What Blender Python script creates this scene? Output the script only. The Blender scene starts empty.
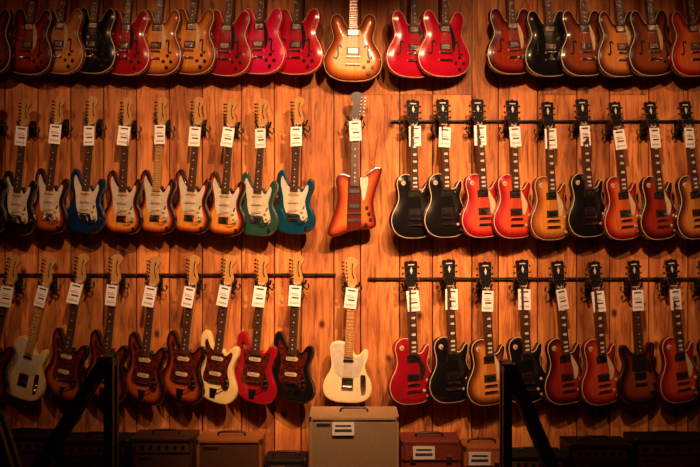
import bpy, math, random
from mathutils import Vector, Matrix, geometry
random.seed(7)
scene = bpy.context.scene
COL = scene.collection

# ------------------------------------------------------------ materials
def new_mat(name):
    m = bpy.data.materials.new(name); m.use_nodes = True
    return m, m.node_tree, m.node_tree.nodes['Principled BSDF']

def plain(name, col, rough=0.5, metal=0.0, coat=0.0, var=0.12, scale=30, bump=0.0):
    m, nt, b = new_mat(name)
    N, L = nt.nodes, nt.links
    tc = N.new('ShaderNodeTexCoord')
    no = N.new('ShaderNodeTexNoise'); no.inputs['Scale'].default_value = scale
    no.inputs['Detail'].default_value = 4
    L.new(tc.outputs['Object'], no.inputs['Vector'])
    rp = N.new('ShaderNodeValToRGB')
    rp.color_ramp.elements[0].position = 0.3; rp.color_ramp.elements[1].position = 0.7
    rp.color_ramp.elements[0].color = [c*(1-var) for c in col]+[1]
    rp.color_ramp.elements[1].color = [min(1, c*(1+var)) for c in col]+[1]
    L.new(no.outputs['Fac'], rp.inputs['Fac']); L.new(rp.outputs['Color'], b.inputs['Base Color'])
    b.inputs['Roughness'].default_value = rough; b.inputs['Metallic'].default_value = metal
    b.inputs['Coat Weight'].default_value = coat; b.inputs['Coat Roughness'].default_value = 0.08
    if bump:
        bp = N.new('ShaderNodeBump'); bp.inputs['Strength'].default_value = bump
        bp.inputs['Distance'].default_value = 0.002
        L.new(no.outputs['Fac'], bp.inputs['Height']); L.new(bp.outputs['Normal'], b.inputs['Normal'])
    return m

def burst(name, e, mcol, c, p1=0.22, p2=0.6):
    m, nt, b = new_mat(name)
    N, L = nt.nodes, nt.links
    at = N.new('ShaderNodeAttribute'); at.attribute_name = 'edge'
    tc = N.new('ShaderNodeTexCoord')
    mp = N.new('ShaderNodeMapping'); mp.inputs['Scale'].default_value = (60, 60, 5)
    no = N.new('ShaderNodeTexNoise'); no.inputs['Scale'].default_value = 1.0; no.inputs['Detail'].default_value = 5
    L.new(tc.outputs['Object'], mp.inputs['Vector']); L.new(mp.outputs['Vector'], no.inputs['Vector'])
    ml = N.new('ShaderNodeMath'); ml.operation = 'MULTIPLY'; ml.inputs[1].default_value = 10.0
    L.new(at.outputs['Fac'], ml.inputs[0])
    rp = N.new('ShaderNodeValToRGB'); cr = rp.color_ramp
    cr.elements[0].position = 0.08; cr.elements[0].color = list(e)+[1]
    cr.elements[1].position = p2; cr.elements[1].color = list(c)+[1]
    k = cr.elements.new(p1+0.06); k.color = list(mcol)+[1]
    L.new(ml.outputs[0], rp.inputs['Fac'])
    mx = N.new('ShaderNodeMix'); mx.data_type = 'RGBA'; mx.blend_type = 'MULTIPLY'
    mx.inputs[0].default_value = 0.5
    r2 = N.new('ShaderNodeValToRGB'); r2.color_ramp.elements[0].color = (.55, .5, .45, 1)
    r2.color_ramp.elements[0].position = .3; r2.color_ramp.elements[1].position = .65
    L.new(no.outputs['Fac'], r2.inputs['Fac'])
    L.new(rp.outputs['Color'], mx.inputs[6]); L.new(r2.outputs['Color'], mx.inputs[7])
    L.new(mx.outputs[2], b.inputs['Base Color'])
    b.inputs['Roughness'].default_value = 0.25
    b.inputs['Coat Weight'].default_value = 1.0; b.inputs['Coat Roughness'].default_value = 0.08
    return m

def wood(name, c1, c2, rough=0.4, sc=(60, 60, 4)):
    m, nt, b = new_mat(name)
    N, L = nt.nodes, nt.links
    tc = N.new('ShaderNodeTexCoord')
    mp = N.new('ShaderNodeMapping'); mp.inputs['Scale'].default_value = sc
    no = N.new('ShaderNodeTexNoise'); no.inputs['Scale'].default_value = 1.0; no.inputs['Detail'].default_value = 5
    L.new(tc.outputs['Object'], mp.inputs['Vector']); L.new(mp.outputs['Vector'], no.inputs['Vector'])
    rp = N.new('ShaderNodeValToRGB')
    rp.color_ramp.elements[0].position = .3; rp.color_ramp.elements[1].position = .7
    rp.color_ramp.elements[0].color = list(c1)+[1]; rp.color_ramp.elements[1].color = list(c2)+[1]
    L.new(no.outputs['Fac'], rp.inputs['Fac']); L.new(rp.outputs['Color'], b.inputs['Base Color'])
    b.inputs['Roughness'].default_value = rough
    return m

M = {}
M['chrome'] = plain('chrome_metal', (.75, .72, .68), .2, 1.0)
M['black'] = plain('black_plastic', (.012, .011, .01), .35)
M['cream'] = plain('cream_plastic', (.62, .48, .28), .4)
M['white_pg'] = plain('white_pickguard', (.58, .53, .42), .4, coat=.2)
M['tort'] = plain('tortoise_pickguard', (.07, .010, .006), .25, coat=.5, var=.8, scale=60)
M['black_pg'] = plain('black_pickguard', (.015, .014, .013), .25, coat=.4)
M['rosewood'] = wood('rosewood_board', (.045, .018, .01), (.10, .042, .022), .45)
M['maple'] = wood('maple_wood', (.46, .24, .07), (.60, .33, .11), .35)
M['mahog'] = wood('mahogany_neck', (.12, .03, .012), (.22, .06, .025), .35)
M['pearl'] = plain('pearl_inlay', (.7, .66, .58), .25)
M['iron'] = plain('black_iron', (.012, .01, .01), .45, .3)
M['paper'] = plain('tag_paper', (.95, .93, .9), .7, var=.03)
M['ink'] = plain('tag_ink', (.05, .05, .05), .7)
M['goldmetal'] = plain('nickel_hardware', (.65, .55, .4), .3, 1.0)

def solid(n, c): return plain('finish_'+n, c, .22, coat=1.0, var=.06, scale=12)
F = {}
def addsolid(n, c):
    s = solid(n, c); F[n] = (s, s)
def addburst(n, e, m, c, side=None, p1=.22, p2=.6):
    F[n] = (burst('finish_'+n, e, m, c, p1, p2), solid(n+'_side', side or e))
addsolid('black', (.007, .006, .007))
addsolid('blue', (.004, .016, .06))
addsolid('teal', (.003, .045, .085))
addsolid('green', (.02, .06, .045))
addsolid('red', (.45, .005, .025))
addsolid('pink', (.60, .010, .08))
addsolid('cherry', (.30, .006, .014))
addsolid('dkred', (.2, .008, .012))
addsolid('cream', (.80, .62, .26))
addsolid('blonde', (.90, .76, .42))
addburst('three', (.012, .005, .003), (.32, .03, .006), (.80, .31, .045), p1=.18, p2=.46)
addburst('threedk', (.01, .004, .003), (.14, .009, .004), (.42, .09, .018), p1=.15, p2=.44)
addburst('redburst', (.16, .004, .008), (.42, .02, .012), (.72, .15, .035))
addburst('pinkburst', (.24, .004, .014), (.46, .012, .02), (.72, .09, .04))
addburst('cherryb', (.14, .004, .006), (.36, .014, .012), (.58, .075, .025))
addburst('tobacco', (.015, .006, .004), (.20, .045, .012), (.65, .25, .05))
addburst('amber', (.13, .022, .005), (.42, .11, .018), (.72, .28, .05))
addburst('natural', (.22, .065, .012), (.48, .17, .035), (.64, .27, .06))
addburst('esburst', (.11, .010, .004), (.52, .11, .013), (.90, .50, .15), p1=.28, p2=.78)
addburst('walnut', (.02, .005, .004), (.09, .014, .007), (.26, .06, .018))
addburst('dkcherry', (.02, .003, .003), (.12, .006, .006), (.33, .03, .012))
addburst('firebird', (.10, .007, .004), (.38, .045, .009), (.64, .17, .03))

# ------------------------------------------------------------ mesh builder
def spline(pts, k=5):
    n = len(pts); out = []
    for i in range(n):
        p0, p1, p2, p3 = [Vector(pts[(i+j-1) % n]) for j in range(4)]
        for s in range(k):
            t = s/k
            q = 0.5*((2*p1)+(p2-p0)*t+(2*p0-5*p1+4*p2-p3)*t*t+(3*p1-p0-3*p2+p3)*t**3)
            out.append((q.x, q.y))
    return out
def area(o): return sum(o[i][0]*o[(i+1) % len(o)][1]-o[(i+1) % len(o)][0]*o[i][1] for i in range(len(o)))/2
def ccw(o): return o if area(o) > 0 else o[::-1]
def inset(o, r):
    n = len(o); res = []
    for i in range(n):
        a, b = Vector(o[i-1]), Vector(o[(i+1) % n]); t = (b-a)
        if t.length < 1e-9: res.append(o[i]); continue
        t.normalize(); res.append((o[i][0]-t.y*r, o[i][1]+t.x*r))
    return res
def segdist(p, o):
    best = 9
    for i in range(len(o)):
        ax, ay = o[i-1]; bx, by = o[i]; dx, dy = bx-ax, by-ay
        l = dx*dx+dy*dy
        t = 0 if l == 0 else max(0, min(1, ((p[0]-ax)*dx+(p[1]-ay)*dy)/l))
        d = math.hypot(p[0]-ax-t*dx, p[1]-ay-t*dy)
        if d < best: best = d
    return best
def inside(p, o):
    c = False
    for i in range(len(o)):
        x1, y1 = o[i-1]; x2, y2 = o[i]
        if (y1 > p[1]) != (y2 > p[1]) and p[0] < (x2-x1)*(p[1]-y1)/(y2-y1)+x1: c = not c
    return c

class MB:
    def __init__(s): s.v = []; s.f = []; s.m = []; s.e = []
    def add(s, vs, fs, mat, edges=None):
        o = len(s.v); s.v += [tuple(x) for x in vs]
        s.e += edges if edges else [0.0]*len(vs)
        for i, f in enumerate(fs):
            s.f.append([a+o for a in f]); s.m.append(mat[i] if isinstance(mat, list) else mat)
    def prism(s, o, yf, yb, mat, side=None, bev=0.0):
        o = ccw(o); n = len(o); side = mat if side is None else side
        if bev:
            rings = [(inset(o, bev), yf), (o, yf+bev), (o, yb)]
        else:
            rings = [(o, yf), (o, yb)]
        vs = []
        for r, y in rings: vs += [(x, y, z) for x, z in r]
        fs = [list(range(n))]; ms = [mat]
        for k in range(len(rings)-1):
            for i in range(n):
                j = (i+1) % n
                fs.append([k*n+i, (k+1)*n+i, (k+1)*n+j, k*n+j]); ms.append(side)
        L = (len(rings)-1)*n
        fs.append([L+i for i in reversed(range(n))]); ms.append(side)
        s.add(vs, fs, ms)
    def box(s, cx, cz, w, h, yf, yb, mat, bev=0.0):
        s.prism([(cx-w/2, cz-h/2), (cx+w/2, cz-h/2), (cx+w/2, cz+h/2), (cx-w/2, cz+h/2)], yf, yb, mat, bev=bev)
    def cyl(s, cx, cz, r, yf, yb, mat, n=12, bev=0.0):
        s.prism([(cx+r*math.cos(2*math.pi*i/n), cz+r*math.sin(2*math.pi*i/n)) for i in range(n)], yf, yb, mat, bev=bev)
    def strip(s, path, w, yf, yb, mat):
        L, R = [], []
        for i, p in enumerate(path):
            a = Vector(path[max(0, i-1)]); b = Vector(path[min(len(path)-1, i+1)])
            t = (b-a).normalized(); ww = w if 0 < i < len(path)-1 else w*1.5
            L.append((p[0]-t.y*ww/2, p[1]+t.x*ww/2)); R.append((p[0]+t.y*ww/2, p[1]-t.x*ww/2))
        s.prism(L+R[::-1], yf, yb, mat)
    def tube(s, path, r, mat, n=8):
        path = [Vector(p) for p in path]; vs = []; fs = []
        for i, p in enumerate(path):
            t = (path[min(i+1, len(path)-1)]-path[max(i-1, 0)]).normalized()
            up = Vector((0, 0, 1)) if abs(t.z) < .9 else Vector((0, 1, 0))
            a = t.cross(up).normalized(); b = t.cross(a)
            for k in range(n):
                an = 2*math.pi*k/n; vs.append(p+(a*math.cos(an)+b*math.sin(an))*r)
        for i in range(len(path)-1):
            for k in range(n):
                k2 = (k+1) % n
                fs.append([i*n+k, i*n+k2, (i+1)*n+k2, (i+1)*n+k])
        fs.append(list(range(n))[::-1]); fs.append([(len(path)-1)*n+k for k in range(n)])
        s.add(vs, fs, mat)
    def cube(s, x0, x1, y0, y1, z0, z1, mat, bev=0.0):
        s.box((x0+x1)/2, (z0+z1)/2, x1-x0, z1-z0, y0, y1, mat, bev)
    def mesh(s, name, mats, shift=(0, 0, 0), smooth=True):
        import bmesh
        me = bpy.data.meshes.new(name)
        me.from_pydata([(a+shift[0], b+shift[1], c+shift[2]) for a, b, c in s.v], [], s.f)
        for m in mats: me.materials.append(m)
        me.polygons.foreach_set('material_index', s.m)
        at = me.attributes.new('edge', 'FLOAT', 'POINT'); at.data.foreach_set('value', s.e)
        bm = bmesh.new(); bm.from_mesh(me); bmesh.ops.recalc_face_normals(bm, faces=bm.faces)
        bm.to_mesh(me); bm.free()
        if smooth:
            me.polygons.foreach_set('use_smooth', [True]*len(me.polygons))
            me.set_sharp_from_angle(angle=math.radians(42))
        me.update(); return me

def obj(name, me, loc=(0, 0, 0), parent=None, rot=None):
    o = bpy.data.objects.new(name, me); COL.objects.link(o)
    o.location = loc
    if rot: o.rotation_euler = rot
    if parent: o.parent = parent
    return o

# slots: 0 front,1 side,2 guard,3 chrome,4 black,5 binding/cream,6 board,7 neck,8 headface,9 inlay,10 pickup white
def body(mb, pts, T, arch, bind):
    o = ccw(spline(pts)); n = len(o)
    yf, yb = -T/2, T/2
    if bind:
        r = .0045
        rings = [(inset(o, .006), yb), (o, yb-.006), (o, yf+.003), (inset(o, .001), yf+.001)]
    else:   # generous slab-body roundover
        r = .009
        rings = [(inset(o, .008), yb), (inset(o, .0025), yb-.0025), (o, yb-.008), (o, yf+.009), (inset(o, .0026), yf+.0026)]
    fi = inset(o, r)
    vs = []
    for rg, y in rings: vs += [(x, y, z) for x, z in rg]
    fs = [list(range(n))]; ms = [1]
    for k in range(len(rings)-1):
        for i in range(n):
            j = (i+1) % n
            fs.append([k*n+i, k*n+j, (k+1)*n+j, (k+1)*n+i]); ms.append(5 if (bind and k == 2) else 1)
    base = (len(rings)-1)*n
    xs = [p[0] for p in fi]; zs = [p[1] for p in fi]
    inner = []; g = .0125
    z = min(zs)
    while z < max(zs):
        x = min(xs)
        while x < max(xs):
            if inside((x, z), fi) and segdist((x, z), fi) > .005: inner.append((x, z))
            x += g
        z += g
    cv = [Vector(p) for p in fi]+[Vector(p) for p in inner]
    ed = [(i, (i+1) % n) for i in range(n)]
    V, E, FF, ov, oe, of = geometry.delaunay_2d_cdt(cv, ed, [list(range(n))], 1, 1e-6)
    off = len(vs); eds = [0.0]*len(vs)
    for p in V:
        d = segdist((p.x, p.y), fi); t = min(1, d/.07)
        vs.append((p.x, yf-arch*(1-(1-t)**2), p.y)); eds.append(d+.004)
    for f in FF: fs.append([off+a for a in f]); ms.append(0)
    for i in range(n):
        j = (i+1) % n
        fs.append([base+i, base+j, off+j, off+i]); ms.append(5 if bind else 0)
    mb.add(vs, fs, ms, eds)
    return yf-arch

def neck(mb, yt, nut, zend, heel, trap, head, frets=21):
    yb = yt-.001; yf = yb-.009
    w0, w1 = .0285, .0215
    wz = lambda z: w0+(w1-w0)*(z-zend)/(nut-zend)
    mb.prism([(-w0, zend), (w0, zend), (w1, nut), (-w1, nut)], yf, yb+.004, 6)
    mb.prism([(-wz(heel)+.001, heel), (wz(heel)-.001, heel), (w1-.001, nut+.004), (-w1+.001, nut+.004)], yb+.003, yb+.022, 7, bev=0)
    mb.box(0, nut+.002, .044, .005, yf-.002, yb+.01, 5)
    for i in range(1, frets+1):
        z = nut*2**(-i/12)
        if z < zend+.004: break
        mb.box(0, z, 2*wz(z), .0018, yf-.0012, yf+.001, 3)
    for i in (3, 5, 7, 9, 12, 15, 17, 19):
        z = nut*(2**(-i/12)+2**(-(i-1)/12))/2
        if z < zend+.01: continue
        if trap: mb.prism([(-wz(z)*.5, z-.006), (wz(z)*.6, z-.009), (wz(z)*.6, z+.009), (-wz(z)*.5, z+.006)], yf-.0008, yf+.001, 9)
        else: mb.cyl(0, z, .0042, yf-.0008, yf+.001, 9, 8)
    if head == 'six' or head == 'sixrev':
        sg = 1 if head == 'six' else -1
        o = [(-.0215, 0), (-.026, .012), (-.036, .028), (-.043, .06), (-.053, .15), (-.05, .172), (-.025, .19), (.005, .19), (.028, .175), (.033, .152), (.02, .13), (.012, .115), (.016, .09), (.026, .06), (.034, .04), (.031, .022), (.0215, .006)]
        o = [(sg*x, z+nut) for x, z in o]
        so = spline(o, 3)
        mb.prism(so, yb+.003, yb+.017, 8, side=7)
        mb.strip([(sg*.012, nut+.05), (sg*.0, nut+.08), (sg*-.004, nut+.12), (sg*.0, nut+.15)], .006, yb+.0022, yb+.004, 4)
        for i in range(6):
            z = nut+.036+i*.0235; x = sg*(-.030-.0022*i)
            mb.cyl(x, z, .0045, yf+.002, yb+.01, 3, 8)
            mb.tube([(x, yb+.011, z), (x-sg*.02, yb+.011, z)], .0022, 3, 6)
            mb.box(x-sg*.026, z, .016, .012, yb+.006, yb+.016, 3, bev=.002)
    else:
        h = [(.0215, 0), (.024, .012), (.036, .035), (.040, .06), (.043, .12), (.046, .158), (.036, .172), (.018, .168), (.008, .175)]
        o = [(x, z+nut) for x, z in h]+[(-x, z+nut) for x, z in h[::-1]]
        mb.prism(spline(o, 3), yb+.003, yb+.017, 8, side=7)
        mb.prism([(-.01, nut+.11), (0, nut+.135), (.01, nut+.11), (0, nut+.085)], yb+.002, yb+.004, 9)
        mb.box(0, nut+.148, .045, .007, yb+.002, yb+.004, 9)
        mb.box(0, nut+.022, .012, .024, yb+.0015, yb+.004, 4, bev=.001)
        for sg in (-1, 1):
            for i in range(3):
                z = nut+.05+i*.04
                mb.cyl(sg*.027, z, .0045, yf+.002, yb+.01, 3, 8)
                mb.tube([(sg*.04, yb+.012, z), (sg*.052, yb+.012, z)], .002, 3, 6)
                mb.box(sg*.057, z, .012, .014, yb+.006, yb+.017, 3, bev=.003)
    for i in range(6):
        k = (i-2.5)/2.5
        mb.prism([(k*.026-.0005, 0), (k*.026+.0005, 0), (k*.018+.0004, nut), (k*.018-.0004, nut)], yf-.004, yf-.003, 3)
    return yf

def humb(mb, z, yt, cover=3, w=.07, h=.037):
    mb.box(0, z, w+.018, h+.012, yt-.004, yt+.02, 4, bev=.002)
    mb.box(0, z, w, h, yt-.009, yt, cover, bev=.002)
    for i in range(6): mb.cyl((i-2.5)*.0105, z+.008, .002, yt-.0098, yt, 4, 6)
def knob(mb, x, z, yt, mat=5, r=.012):
    mb.cyl(x, z, r, yt-.014, yt+.02, mat, 14, bev=.002)
def single(mb, z, yt, mat=10, ang=0.0, w=.083, h=.017):
    c, s = math.cos(ang), math.sin(ang); o = []
    for k in range(16):
        a = 2*math.pi*k/16
        x = (w/2-h/2)*(1 if math.cos(a) > 0 else -1)+h/2*math.cos(a); zz = h/2*math.sin(a)
        o.append((c*x-s*zz, z+s*x+c*zz))
    mb.prism(o, yt-.008, yt+.01, mat, bev=.001)
    for i in range(6):
        x = (i-2.5)*.0105; mb.cyl(c*x, z+s*x, .0022, yt-.0088, yt, 4, 6)

STR = [(0, -.115), (-.08, -.108), (-.135, -.075), (-.158, -.02), (-.150, .035), (-.122, .085), (-.112, .125), (-.12, .17), (-.136, .215), (-.145, .262), (-.137, .303), (-.112, .33), (-.09, .318), (-.072, .28), (-.055, .245), (-.03, .228), (0, .226), (.028, .222), (.04, .205), (.06, .203), (.078, .228), (.093, .26), (.113, .276), (.132, .258), (.137, .215), (.124, .17), (.113, .13), (.118, .09), (.142, .05), (.16, .0), (.155, -.05), (.125, -.09), (.07, -.112)]
STRPG = [(-.098, .285), (-.086, .27), (-.068, .24), (-.05, .218), (-.032, .208), (0, .206), (.03, .2), (.045, .18), (.062, .18), (.077, .205), (.09, .228), (.1, .225), (.103, .2), (.094, .16), (.085, .12), (.09, .08), (.103, .04), (.11, .0), (.1, -.028), (.08, -.028), (.058, -.002), (.042, .024), (-.044, .028), (-.064, .055), (-.074, .09), (-.08, .13), (-.088, .17), (-.1, .21), (-.106, .255)]
LP = [(0, -.132), (-.08, -.124), (-.138, -.087), (-.164, -.025), (-.155, .035), (-.126, .088), (-.110, .135), (-.113, .185), (-.121, .23), (-.111, .27), (-.08, .296), (-.045, .302), (-.02, .296), (.014, .29), (.026, .268), (.028, .235), (.036, .208), (.056, .198), (.078, .21), (.097, .238), (.116, .252), (.128, .235), (.122, .19), (.110, .14), (.126, .088), (.155, .035), (.164, -.025), (.138, -.087), (.08, -.124)]
_h = [(.024, .205), (.042, .212), (.058, .24), (.078, .278), (.112, .296), (.145, .275), (.157, .23), (.145, .18), (.136, .13), (.152, .085), (.185, .03), (.2, -.035), (.176, -.108), (.105, -.153)]
ES = [(-x, z) for x, z in _h]+[(0, -.165)]+_h[::-1]
_d = [(.024, .2), (.045, .203), (.068, .225), (.092, .255), (.117, .258), (.132, .23), (.126, .185), (.112, .135), (.126, .088), (.155, .035), (.164, -.025), (.138, -.087), (.08, -.124)]
DC = [(-x, z) for x, z in _d]+[(0, -.132)]+_d[::-1]
OFF = [(.03, -.133), (-.05, -.118), (-.115, -.078), (-.152, -.018), (-.152, .045), (-.13, .095), (-.121, .14), (-.131, .19), (-.147, .24), (-.146, .29), (-.122, .325), (-.093, .318), (-.07, .28), (-.05, .245), (-.027, .228), (0, .226), (.028, .222), (.042, .205), (.065, .208), (.088, .24), (.113, .256), (.137, .24), (.141, .195), (.124, .145), (.115, .1), (.13, .05), (.155, 0), (.165, -.05), (.147, -.1), (.10, -.13)]
OFFPG = [(-.1, .27), (-.088, .262), (-.073, .235), (-.055, .215), (-.03, .204), (.03, .2), (.045, .183), (.065, .185), (.083, .205), (.1, .21), (.106, .19), (.097, .15), (.085, .11), (.09, .06), (.108, .02), (.11, -.02), (.09, -.045), (.06, -.03), (.045, -.01), (-.045, -.01), (-.08, .0), (-.09, .035), (-.082, .08), (-.078, .13), (-.088, .18), (-.104, .225), (-.108, .25)]
TEL = [(0, -.118), (-.08, -.113), (-.14, -.083), (-.162, -.025), (-.150, .035), (-.122, .085), (-.112, .13), (-.12, .185), (-.128, .235), (-.116, .27), (-.08, .286), (-.03, .282), (.015, .276), (.028, .256), (.03, .225), (.045, .2), (.07, .204), (.09, .23), (.11, .242), (.128, .225), (.127, .18), (.112, .13), (.122, .085), (.150, .035), (.162, -.025), (.14, -.083), (.08, -.113)]
TELPG = [(-.1, .265), (-.03, .268), (.015, .262), (.02, .22), (.038, .185), (.07, .186), (.09, .21), (.105, .19), (.098, .13), (.085, .09), (.07, .055), (-.02, .05), (-.06, .06), (-.09, .1), (-.098, .14), (-.108, .19), (-.115, .235)]
FB = [(-.172, -.15), (-.176, -.11), (-.155, -.05), (-.13, .02), (-.115, .09), (-.118, .16), (-.126, .215), (-.112, .258), (-.075, .272), (-.03, .255), (.02, .245), (.05, .252), (.09, .285), (.145, .318), (.178, .316), (.186, .29), (.17, .225), (.145, .15), (.132, .08), (.138, .01), (.152, -.05), (.145, -.09), (.11, -.105), (.04, -.108), (-.04, -.128), (-.12, -.158)]

SL = [M['black'], M['black'], M['white_pg'], M['chrome'], M['black'], M['cream'], M['rosewood'], M['maple'], M['maple'], M['pearl'], M['cream']]
SLG = list(SL); SLG[7] = M['mahog']; SLG[8] = M['black']
MESH = {}
def build(kind):
    mb = MB()
    if kind == 'strat':
        nut = .648; yt = body(mb, STR, .044, 0, False)
        mb.prism(spline(STRPG, 3), yt-.003, yt+.005, 2)
        y2 = yt-.003
        single(mb, .165, y2); single(mb, .105, y2); single(mb, .05, y2, ang=.22)
        mb.box(0, -.005, .08, .045, yt-.006, yt+.01, 3, bev=.002); mb.box(0, -.018, .066, .018, yt-.011, yt, 3, bev=.002)
        for x, z in ((.072, .045), (.085, .012), (.09, -.015)): knob(mb, x, z, y2, 10, .009)
        mb.strip([(.085, .085), (.075, .06)], .004, y2-.008, y2, 4)
        mb.box(.10, -.075, .02, .035, yt-.003, yt+.005, 3, bev=.002)
        mb.strip([(.035, 0), (.055, -.03), (.08, -.03), (.12, .0)], .004, yt-.03, yt-.024, 3)
        neck(mb, yt-.005, nut, .185, .16, False, 'six')
    elif kind == 'offset':
        nut = .648; yt = body(mb, OFF, .044, 0, False)
        mb.prism(spline(OFFPG, 3), yt-.003, yt+.005, 2)
        y2 = yt-.003
        single(mb, .155, y2, 10, 0, .086, .026); single(mb, .055, y2, 10, 0, .086, .026)
        mb.box(0, .0, .085, .016, yt-.012, yt+.01, 3, bev=.002)
        mb.prism([(-.03, -.04), (.03, -.04), (.02, -.105), (-.02, -.105)], yt-.005, yt+.01, 3, bev=.002)
        mb.strip([(.02, -.05), (.05, -.04), (.09, -.01), (.11, .03)], .005, yt-.03, yt-.024, 3)
        mb.prism(spline([(.075, .06), (.09, .05), (.108, .01), (.1, -.025), (.085, -.02), (.08, .01)], 3), y2-.002, y2+.005, 3)
        knob(mb, .088, .02, y2, 4, .01); knob(mb, .095, -.01, y2, 4, .01)
        mb.strip([(-.075, .21), (-.09, .24)], .012, y2-.002, y2+.004, 3)
        neck(mb, yt-.005, nut, .185, .16, False, 'six')
    elif kind == 'tele':
        nut = .648; yt = body(mb, TEL, .044, 0, False)
        mb.prism(spline(TELPG, 3), yt-.003, yt+.005, 2)
        single(mb, .16, yt-.003, 3, 0, .07, .02)
        mb.box(0, .005, .078, .085, yt-.004, yt+.01, 3, bev=.002)
        single(mb, .03, yt-.002, 4, .25, .075, .019)
        for i in (-1, 0, 1): mb.tube([(i*.02-.008, yt-.01, -.01), (i*.02+.008, yt-.01, -.01)], .005, 3)
        mb.prism(spline([(.083, .06), (.1, .07), (.117, .06), (.122, -.04), (.108, -.06), (.092, -.05)], 3), yt-.003, yt+.004, 3)
        knob(mb, .104, -.005, yt, 3, .01); knob(mb, .106, -.035, yt, 3, .01)
        mb.strip([(.1, .05), (.1, .03)], .005, yt-.012, yt, 4)
        neck(mb, yt-.005, nut, .185, .16, False, 'six')
    elif kind == 'lp':
        nut = .628; yt = body(mb, LP, .044, .014, True)
        humb(mb, .165, yt); humb(mb, .045, yt)
        mb.box(0, .0, .09, .012, yt-.014, yt+.01, 3, bev=.002)
        mb.box(0, -.042, .1, .013, yt-.014, yt+.01, 3, bev=.003)
        for x, z in ((.1, .02), (.125, -.022), (.075, -.045), (.1, -.082)): knob(mb, x, z, yt+.008, 5, .01)
        mb.prism(spline([(.038, .19), (.06, .15), (.085, .1), (.07, .04), (.05, .03), (.045, .1), (.036, .15)], 3), yt-.006, yt-.003, 2)
        mb.cyl(-.078, .24, .016, yt+.001, yt+.012, 5, 14); mb.strip([(-.078, .24), (-.072, .25)], .005, yt-.010, yt+.002, 5)
        neck(mb, yt-.002, nut, .19, .2, True, 'three')
    elif kind == 'dc':
        nut = .628; yt = body(mb, DC, .046, 0, False)
        mb.box(0, .05, .086, .045, yt-.008, yt+.005, 4, bev=.003)
        mb.box(0, .0, .09, .016, yt-.014, yt+.01, 3, bev=.002)
        mb.prism(spline([(-.05, .19), (-.06, .12), (-.05, .08), (.05, .08), (.085, .06), (.09, .1), (.06, .16), (.035, .19)], 3), yt-.003, yt+.003, 2)
        for x, z in ((.105, -.01), (.085, -.06)): knob(mb, x, z, yt, 4, .012)
        neck(mb, yt-.002, nut, .19, .19, False, 'three')
    elif kind == 'es':
        nut = .628; yt = body(mb, ES, .044, .017, True)
        humb(mb, .165, yt); humb(mb, .04, yt)
        mb.box(0, .0, .09, .012, yt-.014, yt+.01, 3, bev=.002)
        mb.box(0, -.05, .1, .013, yt-.014, yt+.01, 3, bev=.003)
        for x, z in ((.105, -.03), (.135, -.07), (.075, -.07), (.105, -.11)): knob(mb, x, z, yt+.006, 4, .012)
        for sg in (-1, 1):
            mb.strip(open_spline([(sg*x, z) for x, z in ((.078, .062), (.088, .078), (.101, .07), (.102, .04), (.104, .005), (.116, -.012), (.13, -.002))]), .012, yt-.0005, yt+.014, 4)
        mb.prism(spline([(.038, .19), (.055, .16), (.075, .1), (.07, .03), (.055, .01), (.047, .08), (.038, .15)], 3), yt-.006, yt-.003, 2)
        neck(mb, yt-.002, nut, .19, .19, False, 'three')
    elif kind == 'firebird':
        nut = .628; yt = body(mb, FB, .040, 0, False)
        mb.prism([(-.05, -.125), (.05, -.105), (.045, .24), (-.045, .25)], yt-.004, yt+.004, 0, side=1, bev=.002)
        humb(mb, .15, yt-.002, 3, .066, .026); humb(mb, .05, yt-.002, 3, .066, .026)
        mb.box(0, .0, .09, .012, yt-.014, yt+.01, 3, bev=.002)
        mb.box(0, -.045, .085, .02, yt-.012, yt+.01, 3, bev=.003)
        mb.prism(spline([(.036, .235), (.06, .24), (.085, .25), (.092, .23), (.085, .17), (.07, .1), (.056, .09), (.048, .15)], 3), yt-.006, yt+.003, 2)
        for x, z in ((.085, .04), (.1, .0), (.11, -.04), (.08, -.075)): knob(mb, x, z, yt, 4, .011)
        neck(mb, yt-.006, nut, .185, .19, False, 'sixrev')
    me = mb.mesh(kind+'_guitar_mesh', SLG if kind in ('lp', 'es', 'firebird', 'dc') else SL, shift=(0, 0, -nut))
    return me
def open_spline(p, k=4):
    q = [p[0]]+p+[p[-1]]; out = []
    for i in range(1, len(q)-2):
        a, b, c, d = [Vector(q[i+j]) for j in (-1, 0, 1, 2)]
        for s in range(k):
            t = s/k; v = .5*((2*b)+(c-a)*t+(2*a-5*b+4*c-d)*t*t+(3*b-a-3*c+d)*t**3); out.append((v.x, v.y))
    out.append(p[-1]); return out

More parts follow.
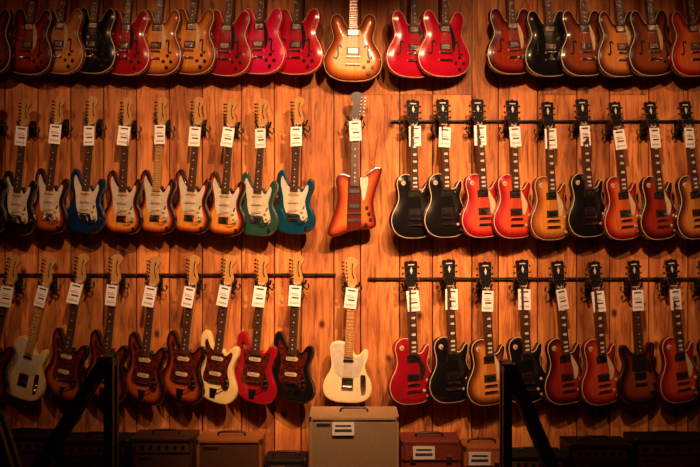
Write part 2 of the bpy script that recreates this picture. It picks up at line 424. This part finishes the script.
def tagmesh():
    mb = MB()
    mb.box(0, -.08, .080, .134, -.001, .001, 0)
    mb.box(0, -.03, .05, .010, -.0018, .0, 1)
    mb.box(-.006, -.064, .044, .003, -.0018, .0, 1)
    mb.box(0, -.074, .052, .003, -.0018, .0, 1)
    mb.box(.004, -.092, .046, .010, -.0018, .0, 1)
    for i in range(8): mb.box(-.026+i*.0075, -.125, .003, .013, -.0018, .0, 1)
    mb.tube([(0, 0, -.016), (-.012, .002, .004), (-.016, .012, .012)], .0012, 0, 5)
    mb.tube([(0, 0, -.016), (.012, .002, .004), (.016, .012, .012)], .0012, 0, 5)
    return mb.mesh('tag_mesh', [M['paper'], M['ink']], smooth=False)
TAG = tagmesh()
GY = -.165
def hangermesh():
    mb = MB()
    yw = -GY
    mb.box(0, .0, .055, .10, yw-.045, yw-.033, 0, bev=.003)
    mb.box(0, .0, .03, .03, yw-.034, yw, 0)
    for z in (-.035, .035): mb.cyl(0, z, .006, yw-.049, yw-.04, 0, 8)
    mb.tube([(0, yw-.04, 0), (0, .06, -.004), (0, .042, -.002)], .008, 0)
    for s in (-1, 1):
        mb.tube([(0, .045, 0), (s*.028, .044, 0), (s*.04, .036, 0), (s*.041, .015, 0), (s*.042, -.02, 0), (s*.047, -.036, .008), (s*.054, -.042, .03)], .0075, 0)
        mb.tube([(0, .06, -.004), (s*.03, .065, -.02), (s*.055, .07, -.045), (s*.068, .07, -.02), (s*.06, .07, .0)], .006, 0)
    return mb.mesh('hanger_mesh', [M['iron']])
HANG = hangermesh()

CAMZ = 1.9
PXM = 142.9
def wx(px): return (px-350)/PXM
def wz(py): return CAMZ+(233.5-py)/PXM

def guitar(kind, fin, nx, bx, ny, scale=1.0, yaw=None, pg=None, board=None, tag=True):
    if kind not in MESH: MESH[kind] = build(kind)
    side = -1 if bx < 325 else (1 if bx > 385 else 0)
    a = side*math.radians(21+random.uniform(-1.5, 1.5)) if yaw is None else math.radians(yaw)
    roll = math.atan2((nx-bx), 88)+(random.uniform(-.018, .018) if side else 0)
    X, Z = wx(nx), wz(ny)
    o = obj('semi_hollow_guitar' if kind == 'es' else 'electric_guitar', MESH[kind], (X, GY, Z))
    o.matrix_world = Matrix.Translation((X, GY, Z)) @ Matrix.Rotation(roll, 4, 'Y') @ Matrix.Rotation(a, 4, 'Z') @ Matrix.Scale(scale, 4)
    def setm(i, m):
        o.material_slots[i].link = 'OBJECT'; o.material_slots[i].material = m
    setm(0, F[fin][0]); setm(1, F[fin][1])
    if pg: setm(2, M[pg])
    if board: setm(6, M[board])
    if kind == 'dc': setm(2, M['black_pg'])
    if kind == 'lp' or kind == 'es': setm(2, M['cream'] if fin not in ('black', 'cherry', 'red', 'pink', 'dkred') else M['black_pg'])
    obj('guitar_hanger', HANG, (X, GY, Z))
    if tag:
        t = obj('price_tag', TAG)
        t.parent = o
        t.matrix_parent_inverse = Matrix.Identity(4)
        t.location = (random.uniform(-.006, .006), -.05, random.uniform(-.008, .008))
        t.rotation_euler = (random.uniform(-.03, .03), random.uniform(-.09, .09), -a*.7+random.uniform(-.3, .3))
    return o

# ---- top row
NY1 = -36
for fin, nx, bx in [('dkcherry', 43, 32), ('natural', 73, 62), ('black', 106, 93), ('cherry', 138, 126), ('amber', 169, 158), ('amber', 203, 194),
                    ('cherry', 238, 229), ('pink', 268, 260), ('red', 304, 297), ('red', 411, 412), ('red', 441, 443),
                    ('dkcherry', 504, 510), ('black', 540, 547), ('walnut', 574, 582), ('tobacco', 609, 618), ('walnut', 640, 651), ('redburst', 680, 693), ('walnut', 2, -8)]:
    guitar('es', fin, nx, bx, NY1+random.uniform(-2, 2), 1.0, tag=False)
guitar('es', 'esburst', 354, 353, -33, 1.02, yaw=0, tag=False)
# ---- middle row
for fin, nx, bx, pg, bd in [('black', -4, -12, 'white_pg', 'maple'), ('black', 28, 19, 'white_pg', 'rosewood'), ('threedk', 61, 51, 'white_pg', 'rosewood'), ('blue', 95, 86, 'white_pg', 'rosewood'),
                        ('three', 130, 123, 'white_pg', 'rosewood'), ('three', 164, 157, 'white_pg', 'maple'), ('three', 200, 192, 'white_pg', 'rosewood'),
                        ('three', 233, 226, 'white_pg', 'rosewood'), ('green', 264, 258, 'white_pg', 'rosewood'), ('teal', 300, 294, 'white_pg', 'rosewood')]:
    guitar('strat', fin, nx, bx, 126+random.uniform(-1.5, 1.5), 1.0, pg=pg, board=bd)
guitar('firebird', 'firebird', 355, 354, 121, 1.03, yaw=4)
for fin, nx, bx in [('black', 411, 411), ('black', 441, 444), ('pinkburst', 476, 480), ('pinkburst', 510, 514), ('amber', 545, 550), ('black', 580, 586),
                    ('redburst', 613, 621), ('dkcherry', 648, 657), ('tobacco', 683, 693)]:
    guitar('lp', fin, nx, bx, 127+random.uniform(-1.5, 1.5), 1.03)
# ---- bottom row
for kind, fin, nx, bx, pg, bd in [('offset', 'threedk', 14, -6, 'tort', 'rosewood'), ('tele', 'cream', 49, 29, 'white_pg', 'maple'), ('offset', 'threedk', 83, 68, 'tort', 'rosewood'),
                              ('offset', 'threedk', 118, 107, 'tort', 'rosewood'), ('offset', 'threedk', 156, 146, 'tort', 'rosewood'), ('offset', 'threedk', 195, 183, 'tort', 'rosewood'),
                              ('offset', 'cream', 230, 218, 'tort', 'rosewood'), ('offset', 'cherry', 264, 255, 'tort', 'rosewood'), ('offset', 'black', 299, 293, 'tort', 'rosewood')]:
    guitar(kind, fin, nx, bx, 284+random.uniform(-1.5, 1.5), 1.06, pg=pg, board=bd)
guitar('tele', 'blonde', 352, 348, 286, 1.06, yaw=-3, pg='white_pg', board='maple')
for kind, fin, nx, bx in [('lp', 'cherry', 409, 412), ('lp', 'black', 447, 451), ('lp', 'tobacco', 483, 486), ('lp', 'black', 520, 524), ('lp', 'dkcherry', 556, 562), ('lp', 'cherryb', 592, 598),
                    ('dc', 'walnut', 632, 638), ('lp', 'cherryb', 669, 678), ('lp', 'black', 703, 714)]:
    guitar(kind, fin, nx, bx, 287+random.uniform(-1.5, 1.5), 1.07)

# ------------------------------------------------------------ hanging rails
def rail(x0, x1, py):
    mb = MB(); z = wz(py)
    mb.cube(wx(x0), wx(x1), -.034, -.02, z-.006, z+.006, 0, bev=.002)
    x = wx(x0)+.05
    while x < wx(x1):
        mb.cyl(x, z, .009, -.04, .0, 0, 8); x += .5
    return obj('steel_hanging_rail', mb.mesh('rail_mesh', [M['iron']]))
rail(368, 820, 279); rail(-120, 336, 275)
rail(392, 820, 119)

# ------------------------------------------------------------ plank wall
def plankmat():
    m, nt, b = new_mat('pine_plank_wall')
    N, L = nt.nodes, nt.links
    at = N.new('ShaderNodeAttribute'); at.attribute_name = 'edge'
    tc = N.new('ShaderNodeTexCoord')
    off = N.new('ShaderNodeVectorMath'); off.operation = 'ADD'
    cmb = N.new('ShaderNodeCombineXYZ')
    ml = N.new('ShaderNodeMath'); ml.operation = 'MULTIPLY'; ml.inputs[1].default_value = 37.0
    L.new(at.outputs['Fac'], ml.inputs[0]); L.new(ml.outputs[0], cmb.inputs['Z']); L.new(ml.outputs[0], cmb.inputs['Y'])
    L.new(tc.outputs['Object'], off.inputs[0]); L.new(cmb.outputs[0], off.inputs[1])
    mp = N.new('ShaderNodeMapping'); mp.inputs['Scale'].default_value = (13, 1, 1.3)
    L.new(off.outputs[0], mp.inputs['Vector'])
    n1 = N.new('ShaderNodeTexNoise'); n1.inputs['Scale'].default_value = 1.6; n1.inputs['Detail'].default_value = 8; n1.inputs['Roughness'].default_value = .62; n1.inputs['Distortion'].default_value = 1.6
    L.new(mp.outputs[0], n1.inputs['Vector'])
    wv = N.new('ShaderNodeTexNoise'); wv.inputs['Scale'].default_value = 2.2; wv.inputs['Detail'].default_value = 5
    L.new(off.outputs[0], wv.inputs['Vector'])
    mp2 = N.new('ShaderNodeMapping'); mp2.inputs['Scale'].default_value = (4.6, 0.01, 3.2)
    L.new(off.outputs[0], mp2.inputs['Vector'])
    vo = N.new('ShaderNodeTexVoronoi'); vo.inputs['Scale'].default_value = 1.0
    L.new(mp2.outputs[0], vo.inputs['Vector'])
    kr = N.new('ShaderNodeValToRGB'); kr.color_ramp.elements[0].position = .05; kr.color_ramp.elements[0].color = (.14, .06, .04, 1)
    kr.color_ramp.elements[1].position = .14; kr.color_ramp.elements[1].color = (1, 1, 1, 1)
    L.new(vo.outputs['Distance'], kr.inputs['Fac'])
    rp = N.new('ShaderNodeValToRGB'); cr = rp.color_ramp
    cr.elements[0].position = .32; cr.elements[0].color = (.22, .055, .014, 1)
    cr.elements[1].position = .66; cr.elements[1].color = (.78, .315, .085, 1)
    k = cr.elements.new(.48); k.color = (.56, .195, .05, 1)
    L.new(n1.outputs['Fac'], rp.inputs['Fac'])
    m1 = N.new('ShaderNodeMix'); m1.data_type = 'RGBA'; m1.blend_type = 'MULTIPLY'; m1.inputs[0].default_value = 1
    L.new(rp.outputs['Color'], m1.inputs[6])
    vr = N.new('ShaderNodeMapRange'); vr.inputs['To Min'].default_value = .62; vr.inputs['To Max'].default_value = 1.15
    L.new(at.outputs['Fac'], vr.inputs['Value'])
    L.new(vr.outputs[0], m1.inputs[7])
    m2 = N.new('ShaderNodeMix'); m2.data_type = 'RGBA'; m2.blend_type = 'MULTIPLY'; m2.inputs[0].default_value = 1
    L.new(m1.outputs[2], m2.inputs[6]); L.new(kr.outputs['Color'], m2.inputs[7])
    m3 = N.new('ShaderNodeMix'); m3.data_type = 'RGBA'; m3.blend_type = 'MULTIPLY'; m3.inputs[0].default_value = .7
    r3 = N.new('ShaderNodeValToRGB'); r3.color_ramp.elements[0].position = .35; r3.color_ramp.elements[0].color = (.5, .36, .28, 1); r3.color_ramp.elements[1].position = .55
    L.new(wv.outputs['Fac'], r3.inputs['Fac']); L.new(m2.outputs[2], m3.inputs[6]); L.new(r3.outputs['Color'], m3.inputs[7])
    L.new(m3.outputs[2], b.inputs['Base Color'])
    b.inputs['Roughness'].default_value = .6
    b.inputs['Specular IOR Level'].default_value = .3
    bp = N.new('ShaderNodeBump'); bp.inputs['Strength'].default_value = .5; bp.inputs['Distance'].default_value = .004
    L.new(n1.outputs['Fac'], bp.inputs['Height']); L.new(bp.outputs['Normal'], b.inputs['Normal'])
    return m
pm = plankmat()
mb = MB()
rr = random.Random(3)
x = -4.3
while x < 4.3:
    w = rr.choice((.19, .235, .28, .235))
    cuts = [0, 4.7]
    if rr.random() < .45: cuts = [0, rr.choice((wz(92), wz(92), wz(-20))), 4.7]
    for a, b_ in zip(cuts[:-1], cuts[1:]):
        s0 = len(mb.v)
        mb.cube(x+.0035, x+w-.0035, 0, .03, a+.001, b_-.001, 0, bev=.003)
        val = rr.random()
        for i in range(s0, len(mb.v)): mb.e[i] = val
    x += w
mb.cube(-4.35, 4.35, .03, .08, 0, 4.7, 1)
obj('wall_back', mb.mesh('wall_back', [pm, M['black']], smooth=False))
wallm = wood('side_wall_boards', (.06, .018, .008), (.12, .038, .016), .7, (1, 12, 1))
ceilm = plain('ceiling_paint', (.03, .018, .012), .8)
floorm = wood('dark_floor_boards', (.035, .014, .008), (.07, .03, .016), .45, (14, 1.2, 1))
for nm, (a, b_, c, d, e, f), mt in [('wall_left', (-4.4, -4.3, -8.2, .08, 0, 4.7), wallm), ('wall_right', (4.3, 4.4, -8.2, .08, 0, 4.7), wallm),
                                ('floor', (-4.4, 4.4, -8.2, .08, -.1, 0), floorm), ('ceiling', (-4.4, 4.4, -8.2, .08, 4.7, 4.8), ceilm),
                                ('wall_rear', (-4.4, 4.4, -8.3, -8.2, 0, 4.7), wallm)]:
    q = MB(); q.cube(a, b_, c, d, e, f, 0); obj(nm, q.mesh(nm, [mt], smooth=False))

# ------------------------------------------------------------ amplifiers / cases on the floor
def tolex(n, c, r=.6): return plain('tolex_'+n, c, r, var=.25, scale=220, bump=.5)
T_blk = tolex('black', (.014, .011, .010)); T_brn = tolex('brown', (.10, .035, .015)); T_tan = tolex('tan', (.46, .29, .14))
T_org = tolex('tweed', (.50, .16, .035)); T_red = tolex('oxblood', (.24, .040, .018))
G_blk = tolex('grille_black', (.03, .022, .018)); G_tan = tolex('grille_wheat', (.34, .235, .125)); G_brn = tolex('grille_brown', (.14, .055, .022))
def amp(name, p0, p1, ptop, yfront, depth, body_m, gr_m, kind='combo', tag=False):
    s = 980/(7+yfront)
    x0, x1 = (p0-350)/s, (p1-350)/s; h = CAMZ-(ptop-233.5)/s; w = x1-x0
    mb = MB()
    t = .022
    mb.cube(-w/2, -w/2+t, 0, depth, .02, h, 0, bev=.005); mb.cube(w/2-t, w/2, 0, depth, .02, h, 0, bev=.005)
    mb.cube(-w/2+t, w/2-t, .0, depth, h-t, h, 0, bev=.004); mb.cube(-w/2+t, w/2-t, 0, depth, .02, .02+t, 0, bev=.004)
    mb.cube(-w/2+t, w/2-t, depth-.03, depth-.005, .02+t, h-t, 0)
    gh = h-t
    if kind == 'combo':
        mb.cube(-w/2+t, w/2-t, .02, .05, h-t-.075, h-t, 3)
        for i in range(6):
            kx = -w/2+t+.05+i*(w-.14)/5
            mb.cyl(kx, h-t-.038, .011, .004, .03, 2, 12, bev=.002)
        gh = h-t-.08
    if kind == 'case':
        mb.cube(-w/2+t, w/2-t, .004, .04, .02+t, h-t, 0, bev=.004)
        mb.cube(-w/2, w/2, -.004, .0, h-.13, h-.12, 4)
        for kx in (-w*.3, w*.3): mb.box(kx, h-.12, .035, .045, -.01, .006, 4, bev=.002)
    else:
        mb.cube(-w/2+t, w/2-t, .012, .04, .02+t, gh, 1)
        mb.cube(-w/2+t, w/2-t, .008, .016, gh-.006, gh+.002, 4)
        mb.box(-w/2+t+.07, gh-.03, .09, .022, .006, .014, 4, bev=.002)
    mb.tube([(-.09, depth/2, h-.002), (-.085, depth/2, h+.018), (-.06, depth/2, h+.026), (.06, depth/2, h+.026), (.085, depth/2, h+.018), (.09, depth/2, h-.002)], .008, 2)
    for sx in (-1, 1):
        for zc in (.035, h-.014):
            mb.cube(sx*w/2-.016, sx*w/2+.0, -.002, .03, zc-.016, zc+.016, 4, bev=.003) if sx > 0 else mb.cube(sx*w/2, sx*w/2+.016, -.002, .03, zc-.016, zc+.016, 4, bev=.003)
        for yy in (.04, depth-.06): mb.cube(sx*(w/2-.05)-.015, sx*(w/2-.05)+.015, yy, yy+.03, 0, .022, 2)
    if tag:
        mb.box(-w*.12, h-.075, .14, .08, -.012, .006, 5); mb.box(-w*.12, h-.055, .10, .012, -.013, .0, 6); mb.box(-w*.12, h-.085, .11, .018, -.013, .0, 6)
    me = mb.mesh(name, [body_m, gr_m, M['black'], G_brn, M['goldmetal'], M['paper'], M['ink']])
    return obj(name, me, ((x0+x1)/2, yfront, 0))
amp('speaker_cabinet', 309, 399, 417, -.75, .38, T_tan, G_tan, 'cab', True)
amp('guitar_amplifier', 196, 262, 440, -.7, .28, T_org, G_brn, 'cab')
amp('guitar_amplifier', 131, 193, 438, -.62, .28, T_brn, G_brn, 'combo')
amp('guitar_amplifier', 60, 128, 441, -.7, .28, T_blk, G_blk, 'combo')
amp('guitar_amplifier', -12, 57, 437, -.6, .28, T_blk, G_brn, 'combo')
amp('guitar_amplifier', 264, 306, 460, -.6, .26, T_blk, G_blk, 'cab')
amp('guitar_case', 401, 461, 441, -.72, .28, T_red, G_brn, 'case', True)
amp('guitar_case', 464, 505, 447, -.7, .26, T_org, G_brn, 'case', True)
amp('guitar_amplifier', 508, 566, 456, -.62, .26, T_blk, G_blk, 'combo')
amp('guitar_amplifier', 569, 632, 445, -.7, .28, T_blk, G_blk, 'combo')
amp('guitar_amplifier', 635, 712, 440, -.62, .28, T_blk, G_brn, 'combo')

# ------------------------------------------------------------ foreground black display frames
def frame(px, py, lean, dp=.10, wv=.022, wd=.042):
    s = 980/5.0; x = (px-350)/s; zt = CAMZ-(py-233.5)/s
    mb = MB(); foot = lean*zt
    for yy in (0, dp):
        mb.prism([(-wv, 0), (wv, 0), (wv, zt), (-wv, zt)], yy, yy+.045, 0, bev=.004)
        o = [(-wd*.8, zt), (foot-wd, 0), (foot+wd, 0), (wd*.8, zt)]
        mb.prism(o, yy-.046, yy-.001, 0, bev=.004)
        mb.prism([(min(0, foot*.62), zt*.30-.03), (max(0, foot*.62), zt*.30-.03), (max(0, foot*.62), zt*.30+.03), (min(0, foot*.62), zt*.30+.03)], yy-.0015, yy+.0, 0)
    mb.cube(-.02, .02, 0, dp+.045, zt-.06, zt-.01, 0, bev=.004)
    mb.cube(-.02, .02, 0, dp+.045, .2, .25, 0, bev=.004)
    mb.cube(foot*.8-.02, foot*.8+.02, 0, dp, zt*.2-.02, zt*.2+.02, 0, bev=.004)
    return obj('a_frame_display_stand', mb.mesh('stand', [M['iron']]), (x, -2.0, 0))
frame(108, 356, -.62); frame(508, 363, .42); frame(-8, 415, .30)

# ------------------------------------------------------------ lights
YL = -3.9; ZL = 4.35
SPOTS = [  # x, target x, target z, energy, cone
 (1.15, 0.05, 1.95, 1300, 40),
 (-.35, -.85, 2.15, 660, 44),
 (.55, 1.25, 2.25, 680, 44),
 (-2.3, -1.75, 2.1, 170, 42),
 (2.3, 1.9, 2.1, 240, 42),
 (.15, 0.05, .75, 620, 36)]
q = MB(); q.cube(-2.9, 2.9, YL-.02, YL+.02, 4.66, 4.7, 0)
for s_ in SPOTS: q.tube([(s_[0], YL, 4.67), (s_[0], YL-.02, 4.47)], .012, 0)
track = obj('lighting_track', q.mesh('track', [M['iron']]))
def spot(x, tx, tz, e, ang, col=(1, .51, .25), blend=1.0, r=.035):
    l = bpy.data.lights.new('spot', 'SPOT'); l.energy = e; l.spot_size = math.radians(ang); l.spot_blend = blend
    l.color = col; l.shadow_soft_size = r
    o = bpy.data.objects.new('track_spotlight', l); COL.objects.link(o); o.location = (x, YL, ZL)
    d = Vector((tx, 0, tz))-Vector((x, YL, ZL)); o.rotation_euler = d.to_track_quat('-Z', 'Y').to_euler()
    q = MB(); n = 16
    prof = [(.02, .16), (.06, .15), (.065, .02), (.075, -.02)]
    vs = []; fs = []
    for rad, zz in prof: vs += [(rad*math.cos(2*math.pi*i/n), rad*math.sin(2*math.pi*i/n), zz) for i in range(n)]
    for k in range(3):
        for i in range(n): fs.append([k*n+i, k*n+(i+1) % n, (k+1)*n+(i+1) % n, (k+1)*n+i])
    fs.append(list(range(n)))
    q.add(vs, fs, 0)
    h = obj('lamp_housing', q.mesh('housing', [M['iron']]), (x, YL, ZL)); h.rotation_euler = o.rotation_euler; h.parent = track
for s_ in SPOTS: spot(*s_)

w = bpy.data.worlds.new('World'); scene.world = w; w.use_nodes = True
w.node_tree.nodes['Background'].inputs[0].default_value = (1, .25, .12, 1); w.node_tree.nodes['Background'].inputs[1].default_value = .02
a = bpy.data.lights.new('room_lamp', 'AREA'); a.energy = 22; a.size = 1.2; a.color = (1, .28, .13)
ao = bpy.data.objects.new('ceiling_room_lamp', a); COL.objects.link(ao); ao.location = (0, -5.5, 4.5); ao.rotation_euler = (math.radians(45), 0, 0)

cam = bpy.data.cameras.new('cam'); co = bpy.data.objects.new('camera', cam); COL.objects.link(co)
co.location = (0, -7, CAMZ); co.rotation_euler = (math.pi/2, 0, 0); cam.lens = 50.4; cam.sensor_width = 36
scene.camera = co
scene.view_settings.view_transform = 'Standard'
scene.view_settings.exposure = 0.0
